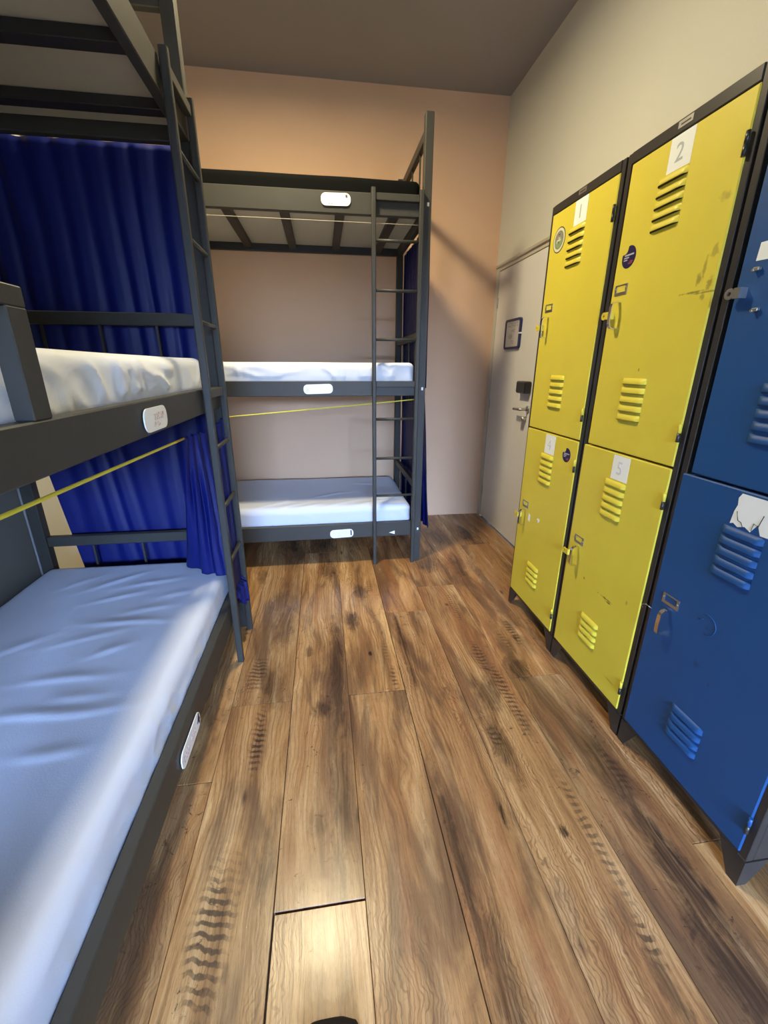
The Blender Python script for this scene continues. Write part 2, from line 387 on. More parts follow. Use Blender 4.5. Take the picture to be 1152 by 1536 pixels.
# plank rows: seams measured on the floor, each board about 2.18 m long
SEAM = [-1.385, -1.370, -1.133, -0.895, -0.656, -0.4175, -0.178, 0.056, 0.297, 0.533, 0.772, 1.010, 1.249, 1.402]
CUTS = {0: [.9], 1: [.2, 2.38], 2: [1.1], 3: [.5, 2.68], 4: [-.45, 1.1], 5: [1.430], 6: [0.707, 2.889], 7: [1.430], 8: [2.028], 9: [0.115, 2.297], 10: [1.437], 11: [2.895, .71], 12: [1.3]}
rng = random.Random(11)
TINT = {(5, 0): (1.0, 1.0, .98), (5, 1): (.80, .80, .84), (6, 0): (1.12, 1.1, 1.05), (6, 1): (.98, .96, .95), (7, 0): (1.06, 1.02, .98), (7, 1): (1.15, 1.1, 1.0), (8, 0): (.95, .90, .88),
        (8, 1): (1.1, .98, .88), (9, 1): (.98, .93, .9), (9, 2): (.95, .88, .84), (10, 0): (.80, .78, .80), (10, 1): (1.02, .93, .88), (11, 0): (1.0, .95, .9), (11, 1): (.95, .9, .88), (11, 2): (.8, .77, .76)}
for ri in range(1, len(SEAM)-1):
    a, b = SEAM[ri], SEAM[ri+1]
    cs = sorted(CUTS.get(ri, [1.0]))
    far = cs[0]-2.182
    ys = ([YN, far] if far > YN+.1 else [YN])+cs+[YB]; k0 = 1 if far > YN+.1 else 0
    for k, (y0, y1) in enumerate(zip(ys, ys[1:]), -k0):
        g0, g1, gx0, gx1, dz = .0008, .0008, .0007, .0007, 0
        if ri == 6 and k == 0: g1, gx0, dz = .0050, .0042, .0012      # the lifted board in the foreground
        if ri == 6 and k == 1: gx0 = .0016; g0 = .001
        if ri == 7: gx1 = .0018
        if ri == 7 and k == 1: g0 = .0016
        cx, cy = (a+b)/2, (y0+y1)/2
        bm = bmesh.new(); box(bm, a+gx0, b-gx1, y0+g0, y1-g1, -.012, dz+rng.uniform(-.0004, .0004), bev=.0010)
        p = obj('plank', bm, 'wood', floor, origin=(cx, cy, 0))
        t = TINT.get((ri, k), None) or tuple([rng.uniform(.8, 1.0)]*3)
        p.color = (*t, 1)

bm = bmesh.new(); box(bm, XL-.12, XR+.12, YB, YB+.12, -.012, ZC)
struct(obj('wall_back', bm, 'wall_peach', origin=(0, YB, 0)), 'peach painted back wall')
bm = bmesh.new(); box(bm, XL-.12, XL, YN, YB, -.012, ZC)
struct(obj('wall_left', bm, 'wall_cream', origin=(XL, 0, 0)), 'cream wall behind the near bunk')
DY0, DY1, DZ = 2.72, 3.560, 2.030       # door opening in the right wall
bm = bmesh.new()
prism(bm, [(YN, -.012), (DY0, -.012), (DY0, DZ), (DY1, DZ), (DY1, -.012), (YB, -.012), (YB, ZC), (YN, ZC)], XR, XR+.14, 'x')
struct(obj('wall_right', bm, 'wall_cream', origin=(XR, 0, 0)), 'cream painted wall behind the lockers')
bm = bmesh.new(); box(bm, XL-.12, XR+.14, YN-.1, YB+.12, ZC, ZC+.1)
struct(obj('ceiling', bm, 'ceiling', origin=(0, 0, ZC)), 'plain matt ceiling')
bm = bmesh.new()
box(bm, XL-.12, WIN[0], YN-.14, YN, -.012, ZC); box(bm, WIN[1], XR+.14, YN-.14, YN, -.012, ZC)
box(bm, WIN[0], WIN[1], YN-.14, YN, -.012, WIN[2]); box(bm, WIN[0], WIN[1], YN-.14, YN, WIN[3], ZC)
struct(obj('wall_near', bm, 'wall_cream', origin=(0, YN, 0)))
w = bpy.data.objects.new('window_1', None); COL.objects.link(w); w.location = (0, YN, 0); struct(w)
bm = bmesh.new()
for (x0, x1, z0, z1) in ((WIN[0], WIN[0]+.05, WIN[2], WIN[3]), (WIN[1]-.05, WIN[1], WIN[2], WIN[3]), (WIN[0]+.05, WIN[1]-.05, WIN[2], WIN[2]+.05), (WIN[0]+.05, WIN[1]-.05, WIN[3]-.05, WIN[3])):
    box(bm, x0, x1, -.10, -.05, z0, z1)
box(bm, .18, .22, -.095, -.055, WIN[2]+.05, WIN[3]-.05)
obj('window_frame', bm, 'door_white', w)
pl = bpy.data.lights.new('window_portal', 'AREA'); pl.shape = 'RECTANGLE'; pl.size = WIN[1]-WIN[0]; pl.size_y = WIN[3]-WIN[2]
pl.cycles.is_portal = True
po = bpy.data.objects.new('window_portal', pl); COL.objects.link(po)
po.location = ((WIN[0]+WIN[1])/2, YN-.13, (WIN[2]+WIN[3])/2); po.rotation_euler = (math.radians(90), 0, 0)

# door with its frame
d = bpy.data.objects.new('door_1', None); COL.objects.link(d); d.location = (XR, (DY0+DY1)/2, 0); struct(d, 'white door beside the yellow lockers')
dy0, dy1 = DY0-d.location.y, DY1-d.location.y
bm = bmesh.new(); box(bm, .006, .046, dy0+.022, dy1-.008, .006, DZ-.022, bev=.002)
leaf = obj('door_leaf', bm, 'door_white', d)
bm = bmesh.new(); box(bm, .002, .12, dy0, dy1, DZ-.018, DZ-.0005); box(bm, .002, .12, dy0, dy0+.018, .0, DZ-.019); box(bm, .002, .12, dy1-.005, dy1-.0005, .0, DZ-.019)
box(bm, .060, .12, dy0+.0185, dy1-.0055, .001, DZ-.019)
obj('door_frame', bm, 'trim', d)
for z in (1.785, 1.008, .248):
    bm = bmesh.new(); tube(bm, [(.003, dy1-.016, z-.038), (.003, dy1-.016, z+.038)], .006, 8); obj('hinge', bm, 'steel', d)
bm = bmesh.new(); box(bm, -.045, .006, 2.815-d.location.y, 2.955-d.location.y, 1.135, 1.215, bev=.008); obj('rim_lock', bm, 'lock_black', d)
bm = bmesh.new(); tube(bm, [(.006, 2.83-d.location.y, 1.03), (-.055, 2.83-d.location.y, 1.03), (-.055, 2.935-d.location.y, 1.025)], .009, 8); tube(bm, [(.006, 2.83-d.location.y, 1.03), (-.004, 2.83-d.location.y, 1.03)], .024, 12); obj('door_handle', bm, 'steel', d)
bm = bmesh.new(); tube(bm, [(.006, 2.85-d.location.y, .965), (-.028, 2.85-d.location.y, .965)], .013, 8); box(bm, -.045, -.03, 2.846-d.location.y, 2.892-d.location.y, .945, .985, bev=.002); obj('door_key', bm, 'steel', d)
# moulding line above the door
bm = bmesh.new(); prism(bm, [(XR, 2.036), (XR-.012, 2.038), (XR-.016, 2.052), (XR, 2.058)], 2.4, 3.600, 'y')
struct(obj('trim_1', bm, 'trim', origin=(XR, 3, 2.04)), 'thin moulding along the top of the white door')
bm = bmesh.new(); box(bm, XL, XL+.022, .0, 2.012, .0, 2.6, bev=.003)  # dark sheet added where the wall lies in the bunk's shade
struct(obj('shade_sheet', bm, 'wall_shade', origin=(XL, 1.0, 0)), 'dark grey sheet added for the shade on the wall behind the near bunk')
bm = bmesh.new(); box(bm, XL, XL+.026, 2.0125, 2.030, .0, 2.6, bev=.004)
struct(obj('trim_3', bm, 'conduit', origin=(XL, 2.02, 0)), 'pale strip at the edge of the grey shade sheet')

# unseen block added to cut off the low sky outside the window
bm = bmesh.new(); box(bm, -9, 9, -13.2, -11.0, -3.5, 2.25); box(bm, -9.2, 9.2, -13.3, -10.9, 2.25, 2.4)
struct(obj('sky_block', bm, 'subfloor', origin=(0, -11.0, 0)))

# ceiling lamp (above the frame of the photograph; its glare shows on the floor)
lr = root('ceiling_lamp', (LAMP.x, LAMP.y, ZC), 0, 'round white ceiling lamp above the aisle between bunks and lockers', 'lamp')
bm = bmesh.new(); bmesh.ops.create_cone(bm, cap_ends=True, segments=40, radius1=.15, radius2=.16, depth=.06, matrix=Matrix.Translation((0, 0, -.0305)))
obj('lamp_base', bm, 'lamp_body', lr)
ld = bpy.data.lights.new('lamp_light', 'AREA'); ld.shape = 'DISK'; ld.size = LAMP_D; ld.energy = LAMP_W; ld.color = LAMP_COL
lo = bpy.data.objects.new('lamp_light', ld); COL.objects.link(lo); lo.parent = lr; lo.location = (0, 0, LAMP.z-ZC)

# ------------------------------------------------------------------ bunk beds
BL, BD = 1.95, .90                  # length, depth
TIERS = [(.1956, .2975), (1.134, 1.2222), (2.0853, 2.1878)]
GUARD = [.552, 1.510, 2.505]
ZTOP = 2.558
RUNGS = [.496, .746, .995, 1.457, 1.716, 1.963]
def bar(name, x0, x1, y0, y1, z0, z1, par, mat='charcoal', bev=.003):
    bm = bmesh.new(); box(bm, x0, x1, y0, y1, z0, z1, bev=bev)
    return obj(name, bm, mat, par, origin=((x0+x1)/2, (y0+y1)/2, (z0+z1)/2))
def name_plate(par, x0, x1, z0, z1, kind, rg, tilt=0.0):
    w, h = x1-x0, z1-z0
    bm = bmesh.new(); prism(bm, rounded(w, h, h*.42), -.003, 0, 'y')
    p = obj('name_plate', bm, 'plate', par, loc=((x0+x1)/2, -.0004, (z0+z1)/2))
    p.rotation_euler = (0, tilt, 0)
    p['label'] = kind['label']
    if kind.get('num'):
        me = orient(text_mesh(kind['num'], h*.86, 'ink_navy', bold=.0016), (1, 0, 0), (0, 0, 1), (w*.40, -.0034, 0))
        obj('number', me, None, p)
    if kind.get('scrib'):
        bm = bmesh.new()
        for (a, b_, c, e, n, mt) in kind['scrib']: scribble(bm, rg, a*w, b_*w, c*h, e*h, -.0032, n, .0009)
        obj('handwriting', bm, kind['ink'], p)['kind'] = 'stuff'
    if kind.get('dot'):
        bm = bmesh.new(); tube(bm, [(w*.36, -.0028, h*.27), (w*.36, -.006, h*.27)], .0055, 10); obj('screw', bm, 'ink_black', p)
    return p
def bunk(loc, rotz, label, plates, safety, rg):
    r = root('bunk_bed', loc, rotz, label, 'bunk bed', 'three-tier metal bunk beds')
    PW, PD = .045, .050
    for x in (-PW, -BL):
        for y in (0.0, BD-PD):
            bar('post', x, x+PW, y, y+PD, 0, ZTOP, r)
    for ti, (z0, z1) in enumerate(TIERS):
        bar('front_rail', -BL+PW, -PW, .003, .036, z0, z1, r)
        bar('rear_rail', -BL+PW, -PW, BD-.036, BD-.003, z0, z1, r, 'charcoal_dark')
        for x in (-.040, -BL+.005):
            bar('end_rail', x, x+.035, PD, BD-PD, z0, z1, r)
        # end guards: a flat top bar with thin uprights
        for x in (-.038, -BL+.008):
            g = bar('end_guard', x, x+.030, PD, BD-PD, GUARD[ti]-.048, GUARD[ti], r)
            for v in (.225, .445, .663):
                bm = bmesh.new(); box(bm, -.0045, .0045, -.0045, .0045, -(GUARD[ti]-.048-z1)/2, (GUARD[ti]-.048-z1)/2)
                o = obj('guard_bar', bm, 'charcoal', g)
                o.location = (0, v-BD/2, (GUARD[ti]-.048+z1)/2-(GUARD[ti]-.024))
        zp = z0+.046
        bar('bed_board', -BL+PW, -PW, .037, BD-.037, zp, zp+.012, r, 'panel', .0)
        for k in range(6):
            if ti == 2 or k < 0:
                u = .191+.307*k
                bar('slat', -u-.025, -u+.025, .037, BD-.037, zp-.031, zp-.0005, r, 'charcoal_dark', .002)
    # ladder
    for x0 in (-.335, -.071):
        bm = bmesh.new(); prism(bm, rounded(.024, .028, .005, 2), 0, 2.205, 'z')
        obj('ladder_rail', bm, 'charcoal', r, loc=(x0+.012, -.015, 0))
    for z in RUNGS:
        bm = bmesh.new(); tube(bm, [(-.311, -.015, 0), (-.071, -.015, 0)], .0085, 8)
        obj('rung', bm, 'charcoal', r, loc=(0, 0, z))
    for z in (1.205, 2.168):
        bar('step_plate', -.311, -.071, -.020, .0025, z-.018, z+.016, r, 'charcoal', .002)
    for z in (.242, 1.177, 2.148):
        bm = bmesh.new(); box(bm, -.006, .006, -.002, .0, -.009, .009, bev=.0008); obj('bolt_cap', bm, 'white', r, loc=(-.020, 0, z))
    for (x0, x1, z0, z1, kind) in plates: name_plate(r, x0, x1, z0, z1, kind, rg, kind.get('tilt', 0))
    if safety:
        xa, xb, zt = safety[0], safety[1], 1.419
        bm = bmesh.new()
        box(bm, xa-.048, xa, .004, .034, 1.2222, zt-.030, bev=.002); box(bm, xb, xb+.048, .004, .034, 1.2222, zt-.030, bev=.002)
        box(bm, xb, xa, .004, .034, zt-.030, zt, bev=.002)
        obj('safety_rail', bm, 'charcoal', r)
    return r
rg = random.Random(3)
LB = (-.445, 2.040)                 # left bunk: front plane x, far end y
BB = (.635, 2.675)                  # back bunk: right end x, front plane y
lx = lambda y: y-LB[1]              # world y -> local x on the left bunk
bx = lambda x: x-BB[0]
bunk((LB[0], LB[1], 0), math.pi/2, 'near dark grey three-tier metal bunk bed along the left wall', [
    (lx(1.138), lx(1.298), 1.143, 1.203, dict(label='white name plate with red handwriting', scrib=[(-.12, .36, -.05, .26, 5, 0), (-.16, .16, -.32, -.12, 2, 0)], ink='ink_red')),
    (lx(.975), lx(1.160), .196, .252, dict(label='white name plate numbered 4', num='4', scrib=[(-.42, -.12, -.22, .16, 4, 0), (-.02, .22, -.20, .16, 3, 0)], ink='ink_red', tilt=0))],
    (lx(.790), lx(.10)), rg)
bb = bunk((BB[0], BB[1], 0), 0, 'dark grey three-tier metal bunk bed standing against the peach back wall', [
    (bx(.033), bx(.190), 2.118, 2.176, dict(label='blank white name plate', dot=1, scrib=[(-.28, -.10, -.36, -.26, 2, 0)], ink='ink_grey', tilt=-.02)),
    (bx(-.113), bx(.062), 1.149, 1.205, dict(label='blank white name plate', scrib=[(-.42, -.30, -.25, .25, 1, 0)], ink='ink_grey', tilt=-.03)),
    (bx(.011), bx(.168), .204, .262, dict(label='white name plate numbered 1', num='1', scrib=[(-.40, .24, -.02, .22, 6, 0), (-.2, .2, -.34, -.22, 4, 0)], ink='ink_grey', tilt=-.03))], None, rg)
bm = bmesh.new(); prism(bm, [(-.022, 0), (.018, .013), (.018, -.013)], -.001, 0.0, 'y')
obj('triangle_sticker', bm, 'white', bb, loc=(bx(.436), .0028, .222))

# ------------------------------------------------------------------ mattresses
def mattress(name, x0, x1, y0, y1, z0, z1, r, mat, fn, step=.018, label='', cat='mattress', group=None):
    bm = bmesh.new()
    L = Vector((x1-x0, y1-y0, z1-z0)); c = Vector(((x0+x1)/2, (y0+y1)/2, (z0+z1)/2)); h = L/2
    n = [max(5, int(L.x/step)), max(5, int(L.y/step)), max(7, int(L.z/.010))]
    for ax in range(3):
        u, v = (ax+1) % 3, (ax+2) % 3
        for s in (-1, 1):
            grid = []
            for i in range(n[u]+1):
                row = []
                for j in range(n[v]+1):
                    p = Vector((0, 0, 0)); p[ax] = s*h[ax]
                    p[u] = -h[u]+L[u]*i/n[u]; p[v] = -h[v]+L[v]*j/n[v]
                    row.append(bm.verts.new(p))
                grid.append(row)
            for i in range(n[u]):
                for j in range(n[v]):
                    bm.faces.new((grid[i][j], grid[i+1][j], grid[i+1][j+1], grid[i][j+1]))
    bmesh.ops.remove_doubles(bm, verts=bm.verts[:], dist=1e-5)
    for vtx in bm.verts:
        p = vtx.co; q = Vector([max(-h[k]+r, min(h[k]-r, p[k])) for k in range(3)])
        dlt = p-q
        if dlt.length > 1e-6: nrm = dlt.normalized(); p = q+nrm*r
        else: nrm = Vector((0, 0, 1 if p.z > 0 else -1))
        k = fn(p+c, nrm) if nrm.z > -.5 else 0
        k = min(k, .013)
        if p.z+c.z < z0+.045: k = min(k, .002)
        vtx.co = p+nrm*k
    o = obj(name, bm, mat, loc=c)
    smooth_all(o)
    return tag(o, label, cat, group)
def ridge(v): return 1-abs(noise.noise(v))*2
def top_folds(creases, seed):
    C = [(Vector((*a, 0)), Vector((*b, 0)), w, hgt) for a, b, w, hgt in creases]
    def fn(p, n):
        t = max(0, n.z); d = 0
        if t > .3:
            q = Vector((p.x, p.y, 0)); q += Vector((noise.noise(q*5), noise.noise(q*5+Vector((9, 3, 1))), 0))*.012
            for a, b, w, hgt in C:
                ab = b-a; k = (q-a).dot(ab)/ab.length_squared
                if -.1 < k < 1.1:
                    kk = max(0, min(1, k)); e = q-(a+ab*kk); side_ = 1 if (ab.x*e.y-ab.y*e.x) > 0 else -1
                    l = e.length/(w*(2.6 if side_ > 0 else 1.0))
                    if l < 3: d += hgt*math.exp(-l*l)*math.sin(math.pi*max(.06, min(.94, k)))
        und = noise.noise(Vector((p.x*3, p.y*3, seed+4)))*.004
        return (d+und)*t+side(p, n, .55, seed)*(1-t)
    return fn
def side(p, n, k, seed):
    q = Vector((p.x*3.2, p.y*3.2, p.z*5+seed))
    w = noise.noise(q*1.3)*.5
    a = ridge(Vector((p.x*7+w+p.z*8, p.y*7+w+p.z*8, p.z*6+seed)))
    m = max(0, noise.noise(Vector((p.x*2.2, p.y*2.2, seed+3)))+.35)
    sl = p.x+p.y; pk = ridge(Vector((sl*13+noise.noise(q*2)*.8, p.z*5, seed+6)))
    m2 = max(0, noise.noise(Vector((sl*2.7, 1, seed+8)))+.30)
    return k*(max(0, a-.55)*.026*m+noise.noise(q)*.005+max(0, pk-.5)*.016*m2)
def crumple(seed, k=1.0):
    def fn(p, n):
        t = max(0, n.z)
        return (noise.noise(Vector((p.x*2.2, p.y*2.2, seed)))*.003)*t+side(p, n, k, seed)*(1-t)
    return fn
SG = 'mattresses on the bunks'
CR1 = [((-.993, 1.324), (-.679, 1.416)), ((-.96, 1.149), (-.64, 1.166)), ((-.98, 1.010), (-.55, 1.019)), ((-.82, 1.068), (-.64, 1.085)), ((-1.04, 1.70), (-.80, 1.89)), ((-.91, 1.725), (-.62, 1.80)),
       ((-1.14, 1.72), (-1.0, 1.86)), ((-.78, .880), (-.60, .886)), ((-.93, 1.458), (-.57, 1.443)), ((-.83, 1.51), (-.60, 1.56)), ((-.79, 1.255), (-.66, 1.32)), ((-.97, 1.60), (-.74, 1.70)), ((-.72, 1.62), (-.56, 1.67)), ((-1.1, 1.30), (-.98, 1.40)), ((-1.0, .7), (-.7, .72))]
CR1 = [(a, b, .011, (.003, .0042, .005, .0034, .0048, .004)[i % 6]) for i, (a, b) in enumerate(CR1)]
CR2 = [((-.50, 2.73), (-.22, 2.90)), ((-.36, 2.72), (-.10, 2.84)), ((-.20, 2.73), (.02, 2.80)), ((-.02, 2.73), (.22, 2.84)), ((.18, 2.73), (.50, 2.86)), ((-.28, 2.80), (-.22, 3.45)), ((.30, 2.9), (.52, 2.86)), ((-.15, 2.93), (.2, 3.07)), ((.2, 3.3), (.5, 3.2)), ((.40, 2.74), (.55, 2.95))]
CR2 = [(a, b, .012, .006) for a, b in CR2]
mattress('mattress', LB[0]-BD+.040, LB[0]-.040, .15, 1.985, .2550, .412, .040, 'sheet_daylit', top_folds(CR1, 3.1), step=.0095, label='mattress in a sheet tinted with blue daylight on the bottom tier of the near left bunk', group=SG)
mattress('mattress', LB[0]-BD+.040, LB[0]-.052, .15, 1.985, 1.1935, 1.336, .034, 'sheet', crumple(7.7, 2.0), step=.012, label='white-sheeted mattress on the middle tier of the near left bunk', group=SG)
mattress('mattress', BB[0]-BL+.06, BB[0]-.062, BB[1]+.040, BB[1]+BD-.040, .2550, .412, .045, 'sheet_daylit', top_folds(CR2, 5.3), step=.011, label='mattress in a pale sheet on the bottom tier of the back bunk', group=SG)
mattress('mattress', BB[0]-BL+.06, BB[0]-.062, BB[1]+.040, BB[1]+BD-.040, 1.1935, 1.330, .034, 'sheet', crumple(1.2, 1.7), step=.013, label='white-sheeted mattress on the middle tier of the back bunk', group=SG)
mattress('mattress', BB[0]-BL+.06, BB[0]-.058, BB[1]+.040, BB[1]+BD-.040, 2.1445, 2.270, .028, 'black_cover', lambda p, n: noise.noise(p*3)*.003, label='bare black mattress on the top tier of the back bunk', group=SG)

# ------------------------------------------------------------------ curtains and cords
def curtain(top, bot, folds, amp0, amp1, seed, label, nt=220, nv=44, hem=0.0, extra=None, group='blue bunk curtains'):
    top = [Vector(p) for p in top]; bot = [Vector(p) for p in bot]
    def at(pl, t):
        f = t*(len(pl)-1); i = min(int(f), len(pl)-2); return pl[i].lerp(pl[i+1], f-i)
    bm = bmesh.new(); g = []
    for i in range(nt+1):
        t = i/nt; a, b = at(top, t), at(bot, t)
        row = []
        for j in range(nv+1):
            v = j/nv
            e = .004; p = a.lerp(b, v)
            tg = (at(top, min(1, t+e)).lerp(at(bot, min(1, t+e)), v)-at(top, max(0, t-e)).lerp(at(bot, max(0, t-e)), v)); tg.z = 0
            nr = Vector((tg.y, -tg.x, 0)).normalized() if tg.length > 1e-6 else Vector((1, 0, 0))
            ph = 2*math.pi*folds*t+2.2*noise.noise(Vector((t*folds*.45, v*.7, seed)))+1.1*noise.noise(Vector((t*3, v*2.0, seed+5)))
            am = (amp0+(amp1-amp0)*v)*(.65+.7*noise.noise(Vector((t*folds*.31, v*.6, seed+2))))
            p = p+nr*(am*math.sin(ph)+.25*am*math.sin(2*ph+1))
            if hem: p.z += hem*noise.noise(Vector((t*9, 0, seed)))*(v if j else 0)+(hem*.5*noise.noise(Vector((t*14, 3, seed))) if j == 0 else 0)
            if extra: p = extra(p, t, v)
            row.append(bm.verts.new(p))
        g.append(row)
    for i in range(nt):
        for j in range(nv): bm.faces.new((g[i][j], g[i+1][j], g[i+1][j+1], g[i][j+1]))
    mid = (top[0]+top[-1]+bot[0]+bot[-1])/4
    o = obj('curtain', bm, 'curtain', origin=mid); smooth_all(o)
    s = o.modifiers.new('cloth_thickness', 'SOLIDIFY'); s.thickness = .0012
    return tag(o, label, 'curtain', group)
ye = LB[1]+.028
curtain([(-1.335, ye, 2.099), (-.468, ye, 2.099)], [(-1.33, ye, 1.16), (-.465, ye, 1.15)], 9, .005, .009, 1.0, 'dark blue curtain closing the far end of the left bunk, middle tier', hem=.012)
curtain([(-1.285, ye, 1.122), (-.47, ye, 1.120)], [(-1.175, ye, .15), (-.47, ye, .16)], 8, .005, .010, 4.0, 'dark blue curtain closing the far end of the left bunk, bottom tier', hem=.008)
def drape(p, t, v):
    x, y, z = p
    y = min(y, 1.966)
    if z > .305: x = min(x, -.4405)                       # behind the rungs
    elif x > -.484: x = max(x, -.4445)                    # outside the rail
    if x < -.484 or (x < -.446 and z > .3): z = max(z, .420)
    return Vector((x, y, z))
curtain([(-.505, 1.625, 1.056), (-.495, 1.75, 1.056), (-.468, 1.87, 1.058), (-.442, 1.985, 1.090)],
        [(-.660, 1.88, .432), (-.56, 1.80, .430), (-.452, 1.77, .34), (-.428, 1.83, .250), (-.418, 1.93, .175), (-.422, 1.965, .205)], 7, .010, .022, 8.0,
        'bright blue curtain gathered behind the ladder of the left bunk, resting on the mattress', hem=.03, nt=300, nv=60,
        extra=drape)
yn = LB[1]-BL-.026  # near-end curtains are unseen, added to keep window light out of the bunk
curtain([(-1.335, yn, 2.099), (-.468, yn, 2.099)], [(-1.33, yn, 1.16), (-.465, yn, 1.15)], 9, .005, .009, 21.0, 'unseen blue curtain added to block window light at the near end of the left bunk, middle tier', hem=.012)
curtain([(-1.335, yn, 1.122), (-.88, yn, 1.120)], [(-1.33, yn, .15), (-.84, yn, .16)], 7, .008, .014, 24.0, 'unseen blue curtain added half drawn to limit window light at the near end of the left bunk, bottom tier', hem=.008)
xe = BB[0]+.012
curtain([(xe, 2.735, 2.088), (xe, 3.55, 2.090)], [(xe+.004, 2.735, 1.18), (xe, 3.55, 1.17)], 9, .004, .007, 12.0, 'blue curtain closing the right end of the back bunk, middle tier', hem=.010)
curtain([(xe, 2.735, 1.128), (xe, 3.55, 1.126)], [(xe+.074, 2.785, .200), (xe+.010, 3.55, .18)], 8, .005, .011, 15.0, 'bright blue curtain hanging at the right end of the back bunk, bottom tier', hem=.010)
def cord(pts, r, mat, label, cat='cord'):
    bm = bmesh.new(); tube(bm, pts, r, 8)
    return tag(smooth_all(obj('cord', bm, mat, origin=pts[0])), label, cat)
def sagline(a, b, sag, n=14):
    a, b = Vector(a), Vector(b)
    return [a.lerp(b, i/n)-Vector((0, 0, sag*4*(i/n)*(1-i/n))) for i in range(n+1)]
cord(sagline((-.500, .100, 1.100), (-.504, 1.612, 1.057), .0), .0042, 'yellow_cord', 'taut yellow curtain cord under the middle tier of the near left bunk')
cord(sagline((-1.266, BB[1]+.028, .962), (.586, BB[1]+.028, 1.112), .004), .0036, 'yellow_cord', 'slanting yellow curtain cord under the middle tier of the back bunk')
cord(sagline((-1.272, BB[1]+.018, 2.052), (.588, BB[1]+.018, 2.053), .0), .0014, 'wire', 'thin pale wire stretched under the top tier of the back bunk', 'wire')

# ------------------------------------------------------------------ lockers
LW, LH = .482, 1.970
def louver_mesh(mat, w=.112):
    """pressed louvre, facing -x, closed at both ends and with a dark underside"""
    bm = bmesh.new(); n = 16
    prof = [(0, .0110), (-.0045, .0085), (-.0085, .0020), (-.0105, -.0060), (-.0098, -.0085)]
    secs = []
    for i in range(n+1):
        t = i/n; y = w/2-w*t
        k = math.sin(math.pi/2*min(1, min(t, 1-t)*w/.013))
        secs.append([bm.verts.new((px*k+0*(1-k), y, pz if k > .01 else pz)) for px, pz in prof]+[bm.verts.new((-.0004, y, -.0100))])
    for a, b in zip(secs, secs[1:]):
        for j in range(5):
            f = bm.faces.new((a[j], a[j+1], b[j+1], b[j])); f.smooth = j < 4
            f.material_index = 1 if j == 4 else 0  # underside face coloured dark for the shadow in the slit
    return mesh_of(bm, 'louver', [mat, 'slit'])
def sticker(par, y, z, r, x):
    bm = bmesh.new(); n = 60; pts = []
    for i in range(n):
        a = 2*math.pi*i/n; px, pz = math.cos(a)*r, math.sin(a)*r*1.02
        bx_, bz_, br = -.70*r, .78*r, .46*r       # bite at the upper left
        ux, uz = math.cos(a), math.sin(a); pr = bx_*ux+bz_*uz; q2 = bx_*bx_+bz_*bz_-pr*pr
        if pr > 0 and q2 < br*br:
            R_ = pr-math.sqrt(br*br-q2)
            if R_ < r: px, pz = ux*R_, uz*R_
        pts.append((-px, pz))
    prism(bm, pts, x-.0010, x, 'x', 0)
    for (a, b, c, dd, m) in ((-.62, .72, .12, .26, 1), (-.66, .05, -.10, .02, 1), (-.66, -.15, -.30, -.20, 1), (.05, .62, -.66, -.52, 2), (.28, .72, -.50, -.38, 2)):
        box(bm, x-.0014, x-.0010, -a*r, -b*r, c*r, dd*r, m)
    return obj('sticker', bm, ['sticker_navy', 'sticker_text', 'sticker_red'], par, loc=(0, y, z))
def emblem(par, y, z, r, x):
    bm = bmesh.new()
    def disc(rr, x0, x1, m, cy=0, cz=0, a0=0, a1=360):
        pts = [(cy+rr*math.cos(math.radians(a0+(a1-a0)*i/28)), cz+rr*math.sin(math.radians(a0+(a1-a0)*i/28))) for i in range(29 if a1-a0 < 360 else 28)]
        prism(bm, pts, x0, x1, 'x', m)
    disc(r, x-.0008, x, 0); disc(r*.92, x-.0011, x-.0008, 1); disc(r*.70, x-.0014, x-.0011, 0)
    disc(r*.66, x-.0017, x-.0014, 2, 0, 0, 0, 180); disc(r*.66, x-.0017, x-.0014, 3, 0, 0, 180, 360)
    for (cy, cz, w, h, m) in ((0, -.02*r, .60*r, .13*r, 1), (-.05*r, .14*r, .34*r, .08*r, 1), (0, -.2*r, .15*r, .15*r, 0), (.30*r, -.12*r, .1*r, .2*r, 1), (0, .42*r, .3*r, .1*r, 0)):
        box(bm, x-.0020, x-.0017, cy-w/2, cy+w/2, cz-h/2, cz+h/2, m)
    return obj('emblem_sticker', bm, ['emblem_dark', 'emblem_cream', 'emblem_grey', 'emblem_green'], par, loc=(0, y, z))
